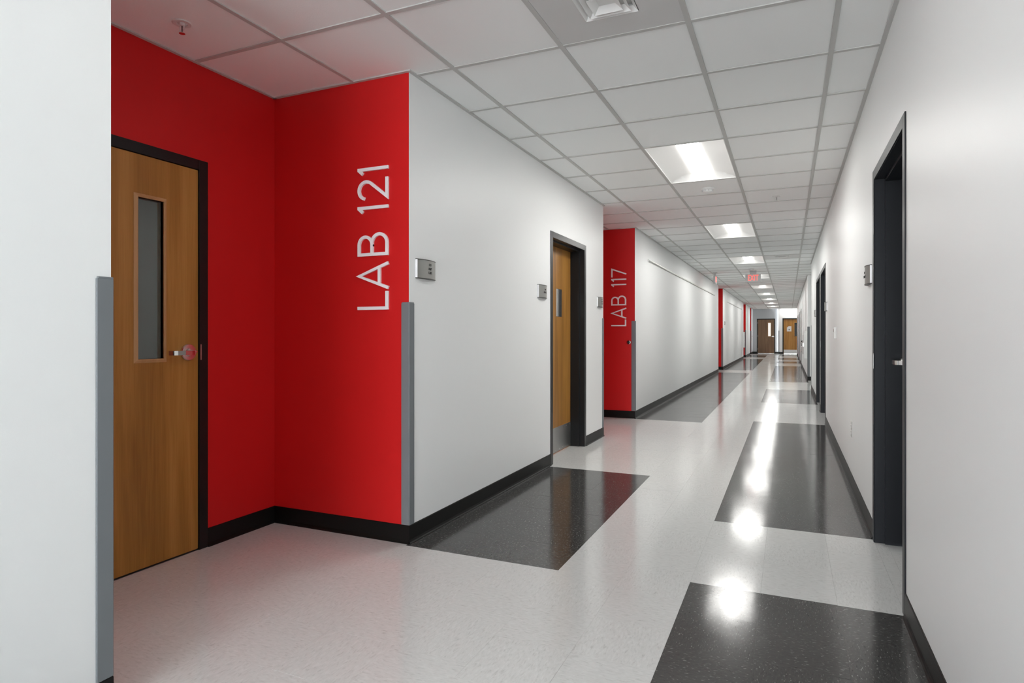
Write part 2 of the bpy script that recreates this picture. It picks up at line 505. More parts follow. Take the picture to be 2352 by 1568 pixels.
band(GD[0], GD[1], YG, YG + T, []); band(WD[0], WD[1], YW, YW + T, [])
GAP = 0.0002
cand = []
for i, (x0, x1, y0, y1, dk, st) in enumerate(cells):
    cx, cy = (x0 + x1) / 2, (y0 + y1) / 2
    zc, u, vv = zc_u(cx, cy)
    vis = zc > 1.75 and -120 < u < 2450 and vv < 1700 and u > 1176 + 1426 * 0 - 1300
    area = (x1 - x0) * (y1 - y0)
    cand.append((area / zc ** 3 if vis else -1, i))
cand.sort(reverse=True)
single = set(i for s_, i in cand[:292] if s_ > 0)
shared = {}
far = MB()
rnd = random.Random(3)
def tileverts(mb, x0, x1, y0, y1, tx, ty, mi):
    cx, cy = (x0 + x1) / 2, (y0 + y1) / 2
    n = len(mb.v)
    for z in (-0.0040, 0.0):
        for x, y in ((x0, y0), (x1, y0), (x1, y1), (x0, y1)):
            mb.v.append((x, y, z + (tx * (x - cx) + ty * (y - cy) if z == 0 else 0)))
    for q in ((4, 5, 6, 7), (0, 1, 5, 4), (1, 2, 6, 5), (2, 3, 7, 6), (3, 0, 4, 7)):
        mb.f.append(tuple(n + k for k in q)); mb.m.append(mi)
for i, (x0, x1, y0, y1, dk, st) in enumerate(cells):
    tx, ty = rnd.gauss(0, 0.0008), rnd.gauss(0, 0.0008)
    mi = (2 if dk else 0) + st
    if i in single:
        key = (round(x1 - x0, 3), round(y1 - y0, 3), mi)
        if key not in shared:
            q = MB(); hw, hl = (x1 - x0) / 2 - GAP, (y1 - y0) / 2 - GAP
            tileverts(q, -hw, hw, -hl, hl, 0, 0, 0)
            mm = (M['td'] if dk else M['tl'])[st]
            shared[key] = q.mesh('floor_tile', mm, fix=False)
        o = bpy.data.objects.new('floor_tile', shared[key]); COL.objects.link(o); o.parent = floor
        o.location = ((x0 + x1) / 2, (y0 + y1) / 2, 0); o.rotation_euler = (ty, -tx, 0)
    else:
        tileverts(far, x0 + GAP, x1 - GAP, y0 + GAP, y1 - GAP, tx, ty, mi)
o = bpy.data.objects.new('floor_tile', far.mesh('floor_tile_far', M['tl'] + M['td'], fix=False))
COL.objects.link(o); o.parent = floor; o['kind'] = 'stuff'

# ------------------------------------------------------------------ ceiling
mb = MB()
mb.box(LX - 1.3, XC[1] + .3, Y0 - .2, YG + .4, 2.70, 2.74)
ceiling = setp(mb.obj('ceiling', M['void']), 'suspended ceiling of white lay-in tiles on a metal grid', 'ceiling', None, 'structure')
GX = [-2.842, -2.233, -1.629, -1.0194, -0.4135, 0.197, 0.806, 1.415, 2.024, 2.633]
def gy(j): return 2.2817 + 0.612 * j if j <= 4 else 4.7297 + 0.6183 * (j - 4)
J0, J1 = -14, 60
fix = {}                      # cells taken by fixtures
lights_j = [-8, -2] + [4 + 6 * k for k in range(9)]
for j in lights_j: fix[(3, j)] = 1; fix[(3, j + 1)] = 1
fix[(3, 0)] = 1; fix[(4, 16)] = 1
jx = next(j for j in range(40, 60) if gy(j) > 36.9)
fix[(4, jx)] = 1; fix[(5, jx)] = 1
ct = []
for ix in range(len(GX) - 1):
    for j in range(J0, J1):
        if (ix, j) in fix: continue
        bx = []
        for x0, x1, y0, y1 in REG:
            a0, a1, b0, b1 = max(x0, GX[ix]), min(x1, GX[ix + 1]), max(y0, gy(j)), min(y1, gy(j + 1))
            if a1 - a0 > 0.01 and b1 - b0 > 0.01: bx.append((a0, a1, b0, b1))
        if bx: ct.append((ix, j, bx))
cand = []
for k, (ix, j, bx) in enumerate(ct):
    cx, cy = (GX[ix] + GX[ix + 1]) / 2, (gy(j) + gy(j + 1)) / 2
    zc, u, vv = zc_u(cx, cy, CH)
    ok = zc > 1.6 and -200 < u < 2500 and vv > -260
    ar = sum((b_[1] - b_[0]) * (b_[3] - b_[2]) for b_ in bx)
    cand.append((ar / zc ** 3 if ok and zc < 24 else -1, k))
cand.sort(reverse=True)
single = set(k for s_, k in cand[:200] if s_ > 0)
far = MB(); shared = {}
for k, (ix, j, bx) in enumerate(ct):
    if k in single:
        cx, cy = (GX[ix] + GX[ix + 1]) / 2, (gy(j) + gy(j + 1)) / 2
        key = tuple(tuple(round(t, 3) for t in (a0 - cx, a1 - cx, b0 - cy, b1 - cy)) for a0, a1, b0, b1 in bx)
        if key not in shared:
            q = MB()
            for a0, a1, b0, b1 in bx: q.box(a0 - cx, a1 - cx, b0 - cy, b1 - cy, 0, 0.014)
            shared[key] = q.mesh('ceiling_tile', M['ctile'])
        o = bpy.data.objects.new('ceiling_tile', shared[key]); COL.objects.link(o); o.parent = ceiling
        o.location = (cx, cy, CH + 0.006 + rnd.uniform(-0.0006, 0.0006))
    else:
        for a0, a1, b0, b1 in bx: far.box(a0, a1, b0, b1, CH + .006, CH + .02)
o = far.obj('ceiling_tile', M['ctile'], ceiling); o['kind'] = 'stuff'
TW = 0.012
for ix, gx in enumerate(GX):
    q = MB(); n = 0
    for x0, x1, y0, y1 in REG:
        if x0 + .03 < gx < x1 - .03:
            q.box(gx - TW, gx + TW, y0, y1, CH, CH + .0055); q.box(gx - .001, gx + .001, y0, y1, CH + .0055, CH + .04); n += 1
    if n: q.obj('main_runner', M['tee'], ceiling)
far = MB()
for j in range(J0, J1):
    q = MB(); y = gy(j)
    for x0, x1, y0, y1 in REG:
        if not (y0 + .03 < y < y1 - .03): continue
        xs = [x0] + [g for g in GX if x0 < g < x1] + [x1]
        for a0, a1 in zip(xs, xs[1:]):
            ixc = next((i for i in range(len(GX) - 1) if GX[i] <= (a0 + a1) / 2 < GX[i + 1]), None)
            if (ixc, j) in fix and (ixc, j - 1) in fix and ixc == 3: continue   # middle of a long light
            e0 = TW if a0 != x0 else 0; e1 = TW if a1 != x1 else 0
            q.box(a0 + e0, a1 - e1, y - TW, y + TW, CH + .0006, CH + .0055)
    if not q.v: continue
    zc, u, vv = zc_u(-0.7, y, CH)
    if 1.5 < zc < 24: q.obj('cross_tee', M['tee'], ceiling)
    else:
        n = len(far.v); far.v += q.v; far.f += [tuple(n + t for t in f) for f in q.f]; far.m += q.m
o = far.obj('cross_tee', M['tee'], ceiling); o['kind'] = 'stuff'
# wall angle
q = MB(); A = 0.02; z0, z1 = CH - .0015, CH + .0055
for a, c, _ in segs: q.box(LX, LX + A, a, c, z0, z1)
q.box(RX - A, RX, Y0, RA[0], z0, z1); q.box(RX - A, RX, RA[1], XC[0], z0, z1)
for a, c in ALC:
    q.box(AX, LX, c - A, c, z0, z1); q.box(AX, AX + A, a, c, z0, z1); q.box(AX, LX, a, a + A, z0, z1)
    q.box(LX, LX + A, c - A, c, z0, z1)
q.box(RX, RA[2], RA[1] - A, RA[1], z0, z1); q.box(LX, -.5, YG - A, YG, z0, z1); q.box(-.5, XC[1], YW - A, YW, z0, z1)
q.obj('wall_angle', M['tee'], ceiling)

# ------------------------------------------------------------------ ceiling lights
def make_light(name, w_, l_, loc, rz, label, watts):
    t = empty(name, loc, rz, label=label, cat='light', group='recessed fluorescent ceiling lights')
    hw, hl = w_ / 2, l_ / 2
    nx, ny = 28, 20
    def prof(x):                      # height of the reflector above the rim
        s_ = (hw - abs(x)) / (hw - 0.085)
        s_ = min(max(s_, 0), 1)
        return 0.062 * math.sin(s_ * PI / 2) ** 0.9
    def endf(y):
        s_ = min((hl - abs(y)) / 0.085, 1.0)
        return math.sin(max(s_, 0) * PI / 2)
    q = MB()
    xs = [-hw + w_ * i / nx for i in range(nx + 1)]
    ysl = [-hl, -hl + .02, -hl + .045, -hl + .065, -hl + .085, -hl + .13, -hl + .3, 0, hl - .3, hl - .13, hl - .085, hl - .065, hl - .045, hl - .02, hl]
    for y in ysl:
        for x in xs: q.v.append((x, y, min(prof(x), 0.066 * endf(y)) + 0.004))
    W_ = nx + 1
    for a in range(len(ysl) - 1):
        for i in range(nx): q.f.append((a * W_ + i, a * W_ + i + 1, (a + 1) * W_ + i + 1, (a + 1) * W_ + i)); q.m.append(0)
    q.obj('reflector', M['reflector'], t, smooth=True)
    q = MB()
    for x0, x1, y0, y1 in ((-hw, -hw + .006, -hl, hl), (hw - .006, hw, -hl, hl), (-hw, hw, -hl, -hl + .006), (-hw, hw, hl - .006, hl)):
        q.box(x0, x1, y0, y1, 0.001, 0.006)
    q.box(-hw + .01, hw - .01, -hl + .01, hl - .01, 0.075, 0.11)
    q.obj('housing', M['reflector'], t)
    # rounded lens
    q = MB(); n = 12
    for y, k in ((-hl + .025, .15), (-hl + .045, .7), (-hl + .08, 1), (hl - .08, 1), (hl - .045, .7), (hl - .025, .15)):
        for i in range(n + 1):
            a = PI * i / n
            q.v.append((-0.083 * math.cos(a) * (0.72 + .28 * k), y, 0.066 - 0.034 * math.sin(a) * k))
    for a in range(5):
        for i in range(n): q.f.append((a * (n + 1) + i, a * (n + 1) + i + 1, (a + 1) * (n + 1) + i + 1, (a + 1) * (n + 1) + i)); q.m.append(0)
    q.obj('lens', M['lens'], t, smooth=True)
    if watts:
        d = bpy.data.lights.new('tube_light', 'AREA'); d.shape = 'RECTANGLE'
        d.size = w_ * 0.94; d.size_y = l_ * 0.96; d.energy = watts; d.color = LAMP_COL
        lo = bpy.data.objects.new('tube_light', d); COL.objects.link(lo); lo.parent = t
        lo.location = (0, 0, -0.004)
    return t
words = ['nearest', 'second', 'third', 'fourth', 'fifth', 'sixth', 'seventh', 'eighth', 'ninth']
for k, j in enumerate(lights_j):
    y0, y1 = gy(j) + TW, gy(j + 2) - TW
    if k < 2:
        lb = 'ceiling light out of frame above the camera' if k == 1 else 'ceiling light out of frame behind the camera'
    else:
        lb = '%s of the white ceiling lights seen along the corridor' % words[k - 2]
    make_light("ceiling_light", GX[4] - GX[3] - 2 * TW, y1 - y0, ((GX[3] + GX[4]) / 2, (y0 + y1) / 2, CH), 0, lb, LAMP_W * (0.02 if k < 2 else 1.0))
xa, xb = GX[4] + TW, GX[6] - TW
make_light('ceiling_light', gy(jx + 1) - gy(jx) - 2 * TW, xb - xa, ((xa + xb) / 2, (gy(jx) + gy(jx + 1)) / 2, CH), PI / 2,
           'ceiling light seen edge-on above the tan end door', LAMP_W * 0.25)

# ------------------------------------------------------------------ air diffusers
def diffuser(cx, cy, hw, hl, label):
    t = empty('air_diffuser', (cx, cy, CH), 0, label=label, cat='vent', group='square ceiling air diffusers')
    q = MB(); s = 0.119
    for x0, x1, y0, y1 in ((-hw, -s, -hl, hl), (s, hw, -hl, hl), (-s, s, -hl, -s), (-s, s, s, hl)): q.box(x0, x1, y0, y1, .003, .007)
    q.obj('panel', M['panel'], t)
    q = MB(); q.box(-s, s, -s, s, .04, .05)
    for x0, x1, y0, y1 in ((-s - .002, -s, -s, s), (s, s + .002, -s, s), (-s, s, -s - .002, -s), (-s, s, s, s + .002)): q.box(x0, x1, y0, y1, .003, .05)
    q.obj('neck', M['reflector'], t)
    def ring(r0, z0, r1, z1, cap=False):
        q = MB(); th = .002
        c = [(-1, -1), (1, -1), (1, 1), (-1, 1)]
        for r, z in ((r0, z0), (r1, z1), (r1 - .001, z1 + th), (r0 - .001, z0 + th)):
            for a, b_ in c: q.v.append((a * r, b_ * r, z))
        for lvl in range(4):
            nl = (lvl + 1) % 4
            for i in range(4):
                k = (i + 1) % 4; q.f.append((lvl * 4 + i, lvl * 4 + k, nl * 4 + k, nl * 4 + i)); q.m.append(0)
        if cap: q.f.append((4, 5, 6, 7)); q.m.append(0)
        return q
    # cones flare down and outwards, nested
    for r1, r0, z1, z0 in ((0.119, 0.100, 0.0, 0.020), (0.092, 0.070, -0.005, 0.017), (0.064, 0.036, -0.009, 0.014)):
        ring(r1, z1, r0, z0, cap=(r1 < .07)).obj('louvre_cone', M['reflector'], t)
    return t
diffuser((GX[3] + GX[4]) / 2, (gy(0) + gy(1)) / 2, (GX[4] - GX[3]) / 2 - TW, (gy(1) - gy(0)) / 2 - TW, 'square air diffuser in a metal ceiling panel at the top of the picture')
diffuser((GX[4] + GX[5]) / 2, (gy(16) + gy(17)) / 2, (GX[5] - GX[4]) / 2 - TW, (gy(17) - gy(16)) / 2 - TW, 'small-looking air diffuser right of the third ceiling light')

# ------------------------------------------------------------------ sprinklers, detectors
def sprinkler(x, y, label):
    t = empty('sprinkler', (x, y, CH + .006), 0, label=label, cat='sprinkler', group='pendant fire sprinklers in the ceiling')
    q = MB(); q.lathe([(0.041, 0.0), (0.042, -0.003), (0.038, -0.0055), (0.024, -0.0045), (0.022, 0.004)], 40)
    q.obj('escutcheon', M['plastic'], t, smooth=True)
    q = MB(); q.lathe([(0.011, 0.002), (0.011, -0.012), (0.008, -0.014)], 20)
    for sx in (-1, 1): q.tube([(sx * .009, 0, -.010), (sx * .0135, 0, -.020), (sx * .0125, 0, -.030), (sx * .004, 0, -.043), (0, 0, -.046)], .0022, 8)
    q.obj('frame', M['plastic'], t, smooth=True)
    q = MB(); q.tube([(0, 0, -.012), (0, 0, -.040)], .0022, 8); q.obj('bulb', M['ink'], t, smooth=True)
    q = MB(); q.lathe([(0.0135, -.047), (0.0135, -.0485), (.004, -.0495)], 20); q.obj('deflector', M['chrome'], t)
    return t
sprinkler(-2.526, 1.976, 'white sprinkler head in the ceiling of the first red alcove')
sprinkler(-0.112, 6.937, 'sprinkler head in the ceiling right of the nearest light')
sprinkler(-1.39, 37.6, 'tiny sprinkler head above the dark brown end door')
def smoke(x, y, r, label):
    t = empty('smoke_detector', (x, y, CH + .006), 0, label=label, cat='detector')
    q = MB(); q.lathe([(r, 0), (r, -.012), (r * .93, -.018), (r * .9, -.019)], 40); q.obj('base_ring', M['plastic'], t, smooth=True)
    q = MB(); q.lathe([(r * .78, -.015), (r * .76, -.034), (r * .6, -.042), (r * .2, -.044)], 40); q.obj('sensor_cap', M['plastic'], t, smooth=True)
    for k in range(10):
        a = 2 * PI * k / 10
        q = MB(); c = (r * .775 * math.cos(a), r * .775 * math.sin(a))
        q.box(c[0] - .004, c[0] + .004, c[1] - .004, c[1] + .004, -.032, -.02)
        q.obj('vent_slot', M['exit_body'], t)
    return t
smoke(-0.719, 6.31, 0.063, 'round white smoke detector just beyond the nearest ceiling light')
smoke(-0.73, 14.45, 0.06, 'round smoke detector in the ceiling just before the EXIT sign')

# ------------------------------------------------------------------ text
def text_mesh(name, body, size, mat, parent, loc, rot, extrude=0.0008, spacing=1.0, scale=(1, 1, 1)):
    cu = bpy.data.curves.new(name, 'FONT'); cu.body = body; cu.size = size
    cu.align_x = 'CENTER'; cu.align_y = 'CENTER'; cu.extrude = extrude; cu.space_character = spacing
    cu.space_line = 1.15
    tmp = bpy.data.objects.new(name, cu); COL.objects.link(tmp)
    dg = bpy.context.evaluated_depsgraph_get()
    me = bpy.data.meshes.new_from_object(tmp.evaluated_get(dg))
    bpy.data.objects.remove(tmp)
    me.materials.clear(); me.materials.append(mat)
    o = bpy.data.objects.new(name, me); COL.objects.link(o); o.parent = parent
    o.location = loc; o.rotation_euler = rot; o.scale = scale
    return o

# ------------------------------------------------------------------ EXIT signs
def exit_sign(loc, rz, label):
    t = empty('exit_sign', loc, rz, label=label, cat='sign', group='red and silver EXIT signs')
    q = MB(); q.box(-.075, .075, -.05, .05, -.012, 0.006); q.obj('canopy', M['exit_body'], t, bevel=.004)
    q = MB(); q.box(-.07, .07, -.012, .012, -.075, -.012); q.obj('stem', M['exit_body'], t)
    q = MB(); q.box(-.163, .163, -.022, .022, -.255, -.072); q.obj('body', M['exit_body'], t, bevel=.004)
    z = -.163
    for sgn in (-1, 1):
        o = text_mesh('exit_lettering', 'EXIT', 0.185, M['exit_red'], t, (0, sgn * .0225, z), (PI / 2, 0, 0 if sgn < 0 else PI), .0015, 1.0, (0.60, 1.0, 1))
    return t
exit_sign((-0.72, 14.97, CH), 0, 'EXIT sign hanging in the middle of the corridor, facing the camera')
exit_sign((-1.55, 15.10, CH), PI / 2, 'EXIT sign near the left wall, seen edge-on')

# ------------------------------------------------------------------ doors
def door(name, loc, rz, width, H, depth, leaf_mat, frame_mat, label, lite=None, kick=0, lever=None, plate=None, trim='wood_trim', glass='glass', fw=0.052, sweep=False, stop=True, hinges=None):
    """local: x along wall, y into wall, z up. lever = (x, z, direction)"""
    t = empty(name, loc, rz, label=label, cat='door', kind='structure')
    hw = width / 2
    q = MB()
    q.box(-hw, -hw + fw, -.006, 0, 0, H); q.box(hw - fw, hw, -.006, 0, 0, H); q.box(-hw + fw, hw - fw, -.006, 0, H - fw, H)
    bd = max(depth + .05, .1)
    q.box(-hw + .013, -hw + fw, 0, bd, 0, H - .013); q.box(hw - fw, hw - .013, 0, bd, 0, H - .013); q.box(-hw + fw, hw - fw, 0, bd, H - fw, H - .013)
    q.obj('door_frame', M[frame_mat], t, bevel=.0012)
    s0, s1 = (.046, depth - .001) if depth > .06 else (depth + .046, depth + .09)
    q = MB(); k = fw + .016
    q.box(-hw + fw, -hw + k, s0, s1, 0, H - k); q.box(hw - k, hw - fw, s0, s1, 0, H - k); q.box(-hw + fw, hw - fw, s0, s1, H - k, H - fw)
    q.obj('door_stop_strip', M[frame_mat], t, bevel=.001)
    a, c, z0, z1 = -hw + fw + .003, hw - fw - .003, .008, H - fw - .003
    y0, y1 = depth, depth + .044
    q = MB()
    if lite:
        l0, l1, m0, m1 = lite
        q.box(a, l0, y0, y1, z0, z1); q.box(l1, c, y0, y1, z0, z1); q.box(l0, l1, y0, y1, z0, m0); q.box(l0, l1, y0, y1, m1, z1)
    else: q.box(a, c, y0, y1, z0, z1)
    leaf = q.obj('door_leaf', M[leaf_mat], t)
    if lite:
        q = MB(); w_ = .018; p = .010
        A_, B_ = (l0 - w_, l1 + w_, m0 - w_, m1 + w_), (l0, l1, m0, m1)
        # bevelled moulding: outer edge on the leaf, inner edge recessed
        def loop(r, y): return [(r[0], y, r[2]), (r[1], y, r[2]), (r[1], y, r[3]), (r[0], y, r[3])]
        mid = (l0 - .004, l1 + .004, m0 - .004, m1 + .004)
        for r, y in ((A_, y0 - .001), (mid, y0 - p), (B_, y0 - p + .002), (B_, y0 + .016)): q.v += loop(r, y)
        for lv in range(3):
            for i in range(4): j = (i + 1) % 4; q.f.append((lv * 4 + i, lv * 4 + j, lv * 4 + 4 + j, lv * 4 + 4 + i)); q.m.append(0)
        q.obj('window_moulding', M[trim], leaf)
        q = MB(); q.box(l0, l1, y0 + .016, y0 + .021, m0, m1); q.obj('window_pane', M[glass], leaf)
    if kick:
        q = MB(); q.box(a + .012, c - .012, y0 - .0016, y0, .012, .012 + kick); kp = q.obj('kick_plate', M['kick'], leaf)
        q = MB(); n = 9
        for i in range(n):
            x = a + .03 + (c - a - .06) * i / (n - 1)
            for z in (.03, kick - .008): q.lathe([(.0045, -.0016 + y0), (.0035, -.004 + y0)], 8, (x, 0, z), 'y')
        q.obj('kick_plate_screws', M['chrome'], leaf)['kind'] = 'stuff'
    if plate:
        q = MB(); q.box(plate[0], plate[1], y0 - .003, y0, plate[2], plate[3]); q.obj('push_plate', M['chrome'], leaf, bevel=.001)
    if lever:
        x, z, d = lever
        q = MB(); q.lathe([(.043, y0), (.043, y0 - .010), (.040, y0 - .014), (.022, y0 - .015), (.020, y0 - .021), (.013, y0 - .022), (.012, y0 - .05)], 32, (x, 0, z), 'y')
        lv = q.obj('lever_handle', M['satin'], leaf, smooth=True)
        q = MB(); Y = y0 - .052
        pts = [(x, Y), (x + d * .02, Y - .006), (x + d * .06, Y - .008), (x + d * .10, Y - .004), (x + d * .115, Y + .004), (x + d * .12, Y + .028)]
        zt, zb = z + .010, z - .012
        n = len(q.v)
        for (px, py) in pts:
            for (oy, zz) in ((-.004, zt), (.004, zt), (.004, zb), (-.004, zb)):
                q.v.append((px, py + oy, zz) if px != pts[-1][0] else (px + oy * d, py, zz))
        for i in range(len(pts) - 1):
            for k2 in range(4): j = (k2 + 1) % 4; q.f.append((i * 4 + k2, i * 4 + j, i * 4 + 4 + j, i * 4 + 4 + k2)); q.m.append(0)
        q.f.append((0, 1, 2, 3)); e = (len(pts) - 1) * 4; q.f.append((e, e + 1, e + 2, e + 3)); q.m += [0, 0]
        o = q.obj('lever_arm', M['satin'], leaf, bevel=.002)
        q = MB(); q.lathe([(.007, y0 - .014), (.007, y0 - .024), (.004, y0 - .028)], 16, (x - d * .033, 0, z + .003), 'y'); q.obj('lock_button', M['chrome'], leaf, smooth=True)
        sx = (hw - fw + .009) * (-d)
        q = MB(); q.box(sx - .003, sx + .003, -.0068, -.0055, z - .042, z + .04); q.obj('strike_plate', M['alu'], t)
    if hinges:
        for z in (.25, 1.0, 1.75):
            q = MB(); q.lathe([(.007, z - .05), (.007, z + .05)], 12, (hinges * (hw - fw + .0), y0 - .006, 0), 'z'); q.obj('hinge', M['alu'], t, smooth=True)
    if sweep:
        q = MB(); q.box(a, c, y0 - .012, y0 + .02, .001, .014); q.obj('threshold', M['alu'], t)
    return t

# alcove door, flush in the back wall; local x = +Y
dc = (D1[0] + D1[1]) / 2
lx = lambda y: y - dc
door('door_1', (AX, dc, 0), PI / 2, D1[1] - D1[0], 2.043, 0.002, 'wood', 'blackframe',
     'maple wood door with a narrow window in the red alcove at left', lite=(lx(1.972), lx(2.106), 1.010, 1.784), lever=(lx(2.243), 1.037, -1))
oc = (OFF[0] + OFF[1]) / 2
door('door_2', (LX, oc, 0), PI / 2, OFF[1] - OFF[0], FH, 0.14, 'wood', 'blackframe',
     'recessed wooden office door with a push plate and kick plate', kick=.232, plate=(5.55 - oc, 5.70 - oc, 1.295, 1.56), hinges=None)
rl = ['black door nearest the camera in the right wall', 'nearer of the two paired dark doors in the right wall', 'farther of the two paired dark doors in the right wall',
      'first dark door beyond the drinking fountain', 'second dark door beyond the drinking fountain', 'last dark door in the right wall']
for i, (a, c) in enumerate(RD):
    cc = (a + c) / 2; W_ = c - a
    door('door_%d' % (3 + i), (RX, cc, 0), -PI / 2, W_, FH, 0.13, 'bronze', 'bronze' if i < 3 else 'blackframe', rl[i], lever=(-W_ / 2 + .12, 0.985, 1) if i in (0,) else (-W_ / 2 + .12, .985, 1))
gc = (GD[0] + GD[1]) / 2
door('door_9', (gc, YG, 0), 0, GD[1] - GD[0], 1.99, 0.004, 'wood_dark', 'blackframe', 'dark brown end door with a slim lit window',
     lite=(-1.046 - gc, -.912 - gc, .99, 1.745), lever=(-.79 - gc, .97, -1), glass='lit_glass', trim='wood_trim', hinges=-1, sweep=True)
wc = (WD[0] + WD[1]) / 2
dw = door('door_10', (wc, YW, 0), 0, WD[1] - WD[0], 1.995, 0.05, 'wood', 'blackframe', 'tan end door with a paper notice, black window and kick plate',
     lite=(.325 - wc, .47 - wc, .99, 1.74), kick=.22, glass='dark_glass', trim='wood', lever=(WD[1] - .12 - wc, .97, -1))
# notice on the tan door
t = empty('paper_notice', (0.05, YW + .048, 1.40), 0, label='white paper notice taped to the tan end door', cat='notice')
q = MB(); q.prism([(-.115, -.145), (.115, -.145), (.115, .145), (-.03, .145), (-.115, .07)], 'y', -.001, 0.0005); q.obj('sheet', M['paper'], t)
q = MB(); q.prism([(-.03, -.03), (0, .01), (.01, -.06), (-.02, -.07)], 'y', -.0016, -.001); q.prism([(.02, -.01), (.05, -.05), (.045, -.08), (.012, -.06)], 'y', -.0016, -.001); q.obj('printed_mark', M['ink'], t)

# ------------------------------------------------------------------ corner guards
def guard(cx, cy, dx, dy, label, z0=0.1, z1=1.303):
    t, w_ = .0065, .046
    r = .004
    pts = [(-t + r, -t), (w_ - .002, -t), (w_, -t + .003), (w_, 0), (0, 0), (0, w_), (-t + .003, w_), (-t, w_ - .002), (-t, -t + r)]
    q = MB(); P = [(p * dx, s_ * dy) for p, s_ in pts]
    q.prism(P, 'z', 0, z1 - z0 - .006)
    # chamfered cap
    c = [(p * .93, s_ * .93) for p, s_ in P]
    q.prism(c, 'z', z1 - z0 - .006, z1 - z0)
    o = q.obj('corner_guard', M['guard'], None, bevel=.001, loc=(cx, cy, z0))
    return setp(o, label, 'corner guard', 'grey vinyl corner guards')
guard(LX, 1.222, -1, -1, 'grey corner guard on the wall end at the left edge')
guard(LX, 2.835, -1, 1, 'grey corner guard where red LAB 121 wall meets white wall')
guard(LX, 6.69, -1, -1, 'grey corner guard seen edge-on beside the LAB 117 wall')
guard(LX, 8.24, -1, 1, 'grey corner guard on the right edge of the LAB 117 wall')
guard(LX, 19.1, -1, -1, 'thin grey corner guard at the near edge of the third alcove')
guard(LX, 20.45, -1, 1, 'grey corner guard on the red edge of the third alcove')
guard(LX, 30.3, -1, -1, 'thin grey corner guard at the near edge of the fourth alcove')
guard(LX, 31.95, -1, 1, 'grey corner guard on the red edge of the fourth alcove')
guard(LX, 35.7, -1, -1, 'thin grey corner guard at the near edge of the last alcove')
guard(LX, 36.8, -1, 1, 'grey corner guard on the red edge of the last alcove')
guard(RX, RA[0], 1, -1, 'thin grey corner guard at the near edge of the right recess')
guard(RX, RA[1], 1, 1, 'grey corner guard at the far edge of the right recess')
guard(-0.5, YW, 1, 1, 'grey corner guard between the two end doors')

# ------------------------------------------------------------------ wall lettering
def stroke(pts, w_, closed=False):
    """centre line -> list of quads (2D) with mitred joints"""
    n = len(pts); L = []; R_ = []
    for i in range(n):
        p = Vector(pts[i])
        a = Vector(pts[i - 1]) if (i > 0 or closed) else None
        b_ = Vector(pts[(i + 1) % n]) if (i < n - 1 or closed) else None
        d1 = (p - a).normalized() if a is not None else None
        d2 = (b_ - p).normalized() if b_ is not None else None
        if d1 is None: nn = Vector((-d2.y, d2.x)); s_ = 1
        elif d2 is None: nn = Vector((-d1.y, d1.x)); s_ = 1
        else:
            n1 = Vector((-d1.y, d1.x)); n2 = Vector((-d2.y, d2.x)); nn = (n1 + n2)
            nn = nn.normalized() if nn.length > 1e-6 else n1
            s_ = min(1 / max(nn.dot(n1), .25), 2.2)
        L.append(p + nn * w_ / 2 * s_); R_.append(p - nn * w_ / 2 * s_)
    m_ = n if closed else n - 1
    return [(L[i], L[(i + 1) % n], R_[(i + 1) % n], R_[i]) for i in range(m_)]
H, SW = 0.205, 0.0175
def arc(cx, cy, r, a0, a1, n=14, ry=None):
    return [(cx + r * math.cos(math.radians(a0 + (a1 - a0) * k / n)), cy + (ry or r) * math.sin(math.radians(a0 + (a1 - a0) * k / n))) for k in range(n + 1)]
def glyph(ch, W_):
    h = SW / 2
    if ch == 'L': return [([(h, H), (h, h), (W_, h)], False)]
    if ch == 'A':
        y = .29 * H; f = y / H
        return [([(h, 0), (W_ / 2, H - h), (W_ - h, 0)], False), ([(h + (W_ / 2 - h) * f, y), (W_ - h - (W_ / 2 - h) * f, y)], False)]
    if ch == 'B':
        r1 = (H * .53 - h) / 2; r2 = (H * .47 - h) / 2; m_ = H * .53
        lo = [(h, h), (W_ - h - r1, h)] + arc(W_ - h - r1, h + r1, r1, -90, 90)[1:-1] + [(W_ - h - r1, m_), (h, m_)]
        W2 = W_ * .90
        up = [(W2 - h - r2 - .01, m_), (W2 - h - r2, m_)] + arc(W2 - h - r2, m_ + r2, r2, -90, 90)[1:-1] + [(W2 - h - r2, H - h), (h, H - h), (h, m_ - h)]
        return [(lo, True), (up, False)]
    if ch == '1': return [([(h, 0), (h, H)], False), ([(h, H - .006), (-.016, H - .034)], False)]
    if ch == '2':
        r = W_ * .47 - h
        pts = arc(W_ * .47, H - h - r * 1.05, r, 165, -38, 18, r * 1.05)
        return [(pts + [(h * 1.6, h), (W_, h)], False)]
    if ch == '7': return [([(0, H - h), (W_ - h, H - h), (W_ * .33, 0)], False)]
def lettering(items, xbase, yface, label):
    t = empty('wall_lettering', (xbase, yface, items[0][1]), 0, label=label, cat='lettering')
    z00 = items[0][1]
    for ch, z0, W_ in items:
        q = MB()
        for gi, (pts, cl) in enumerate(glyph(ch, W_)):
            for quad in stroke(pts, SW, cl):
                # reading direction runs up (+z), letter tops point to -x
                q.prism([(-p.y, p.x + z0 - z00) for p in quad], 'y', -0.013 + .0004 * gi, -0.001)
        q.obj('letter', M['letter'], t)
    return t
lettering([('L', 1.265, .102), ('A', 1.376, .153), ('B', 1.563, .128), ('1', 1.822, .02), ('2', 1.872, .120), ('1', 2.036, .02)],
          -1.997, 2.835, 'large white raised lettering LAB 121 on the nearest red wall')
lettering([('L', 1.232, .092), ('A', 1.331, .152), ('B', 1.513, .132), ('1', 1.785, .02), ('1', 1.855, .02), ('7', 1.894, .118)],
          -1.985, 8.24, 'white raised lettering LAB 117 above the round door stop, farther along')

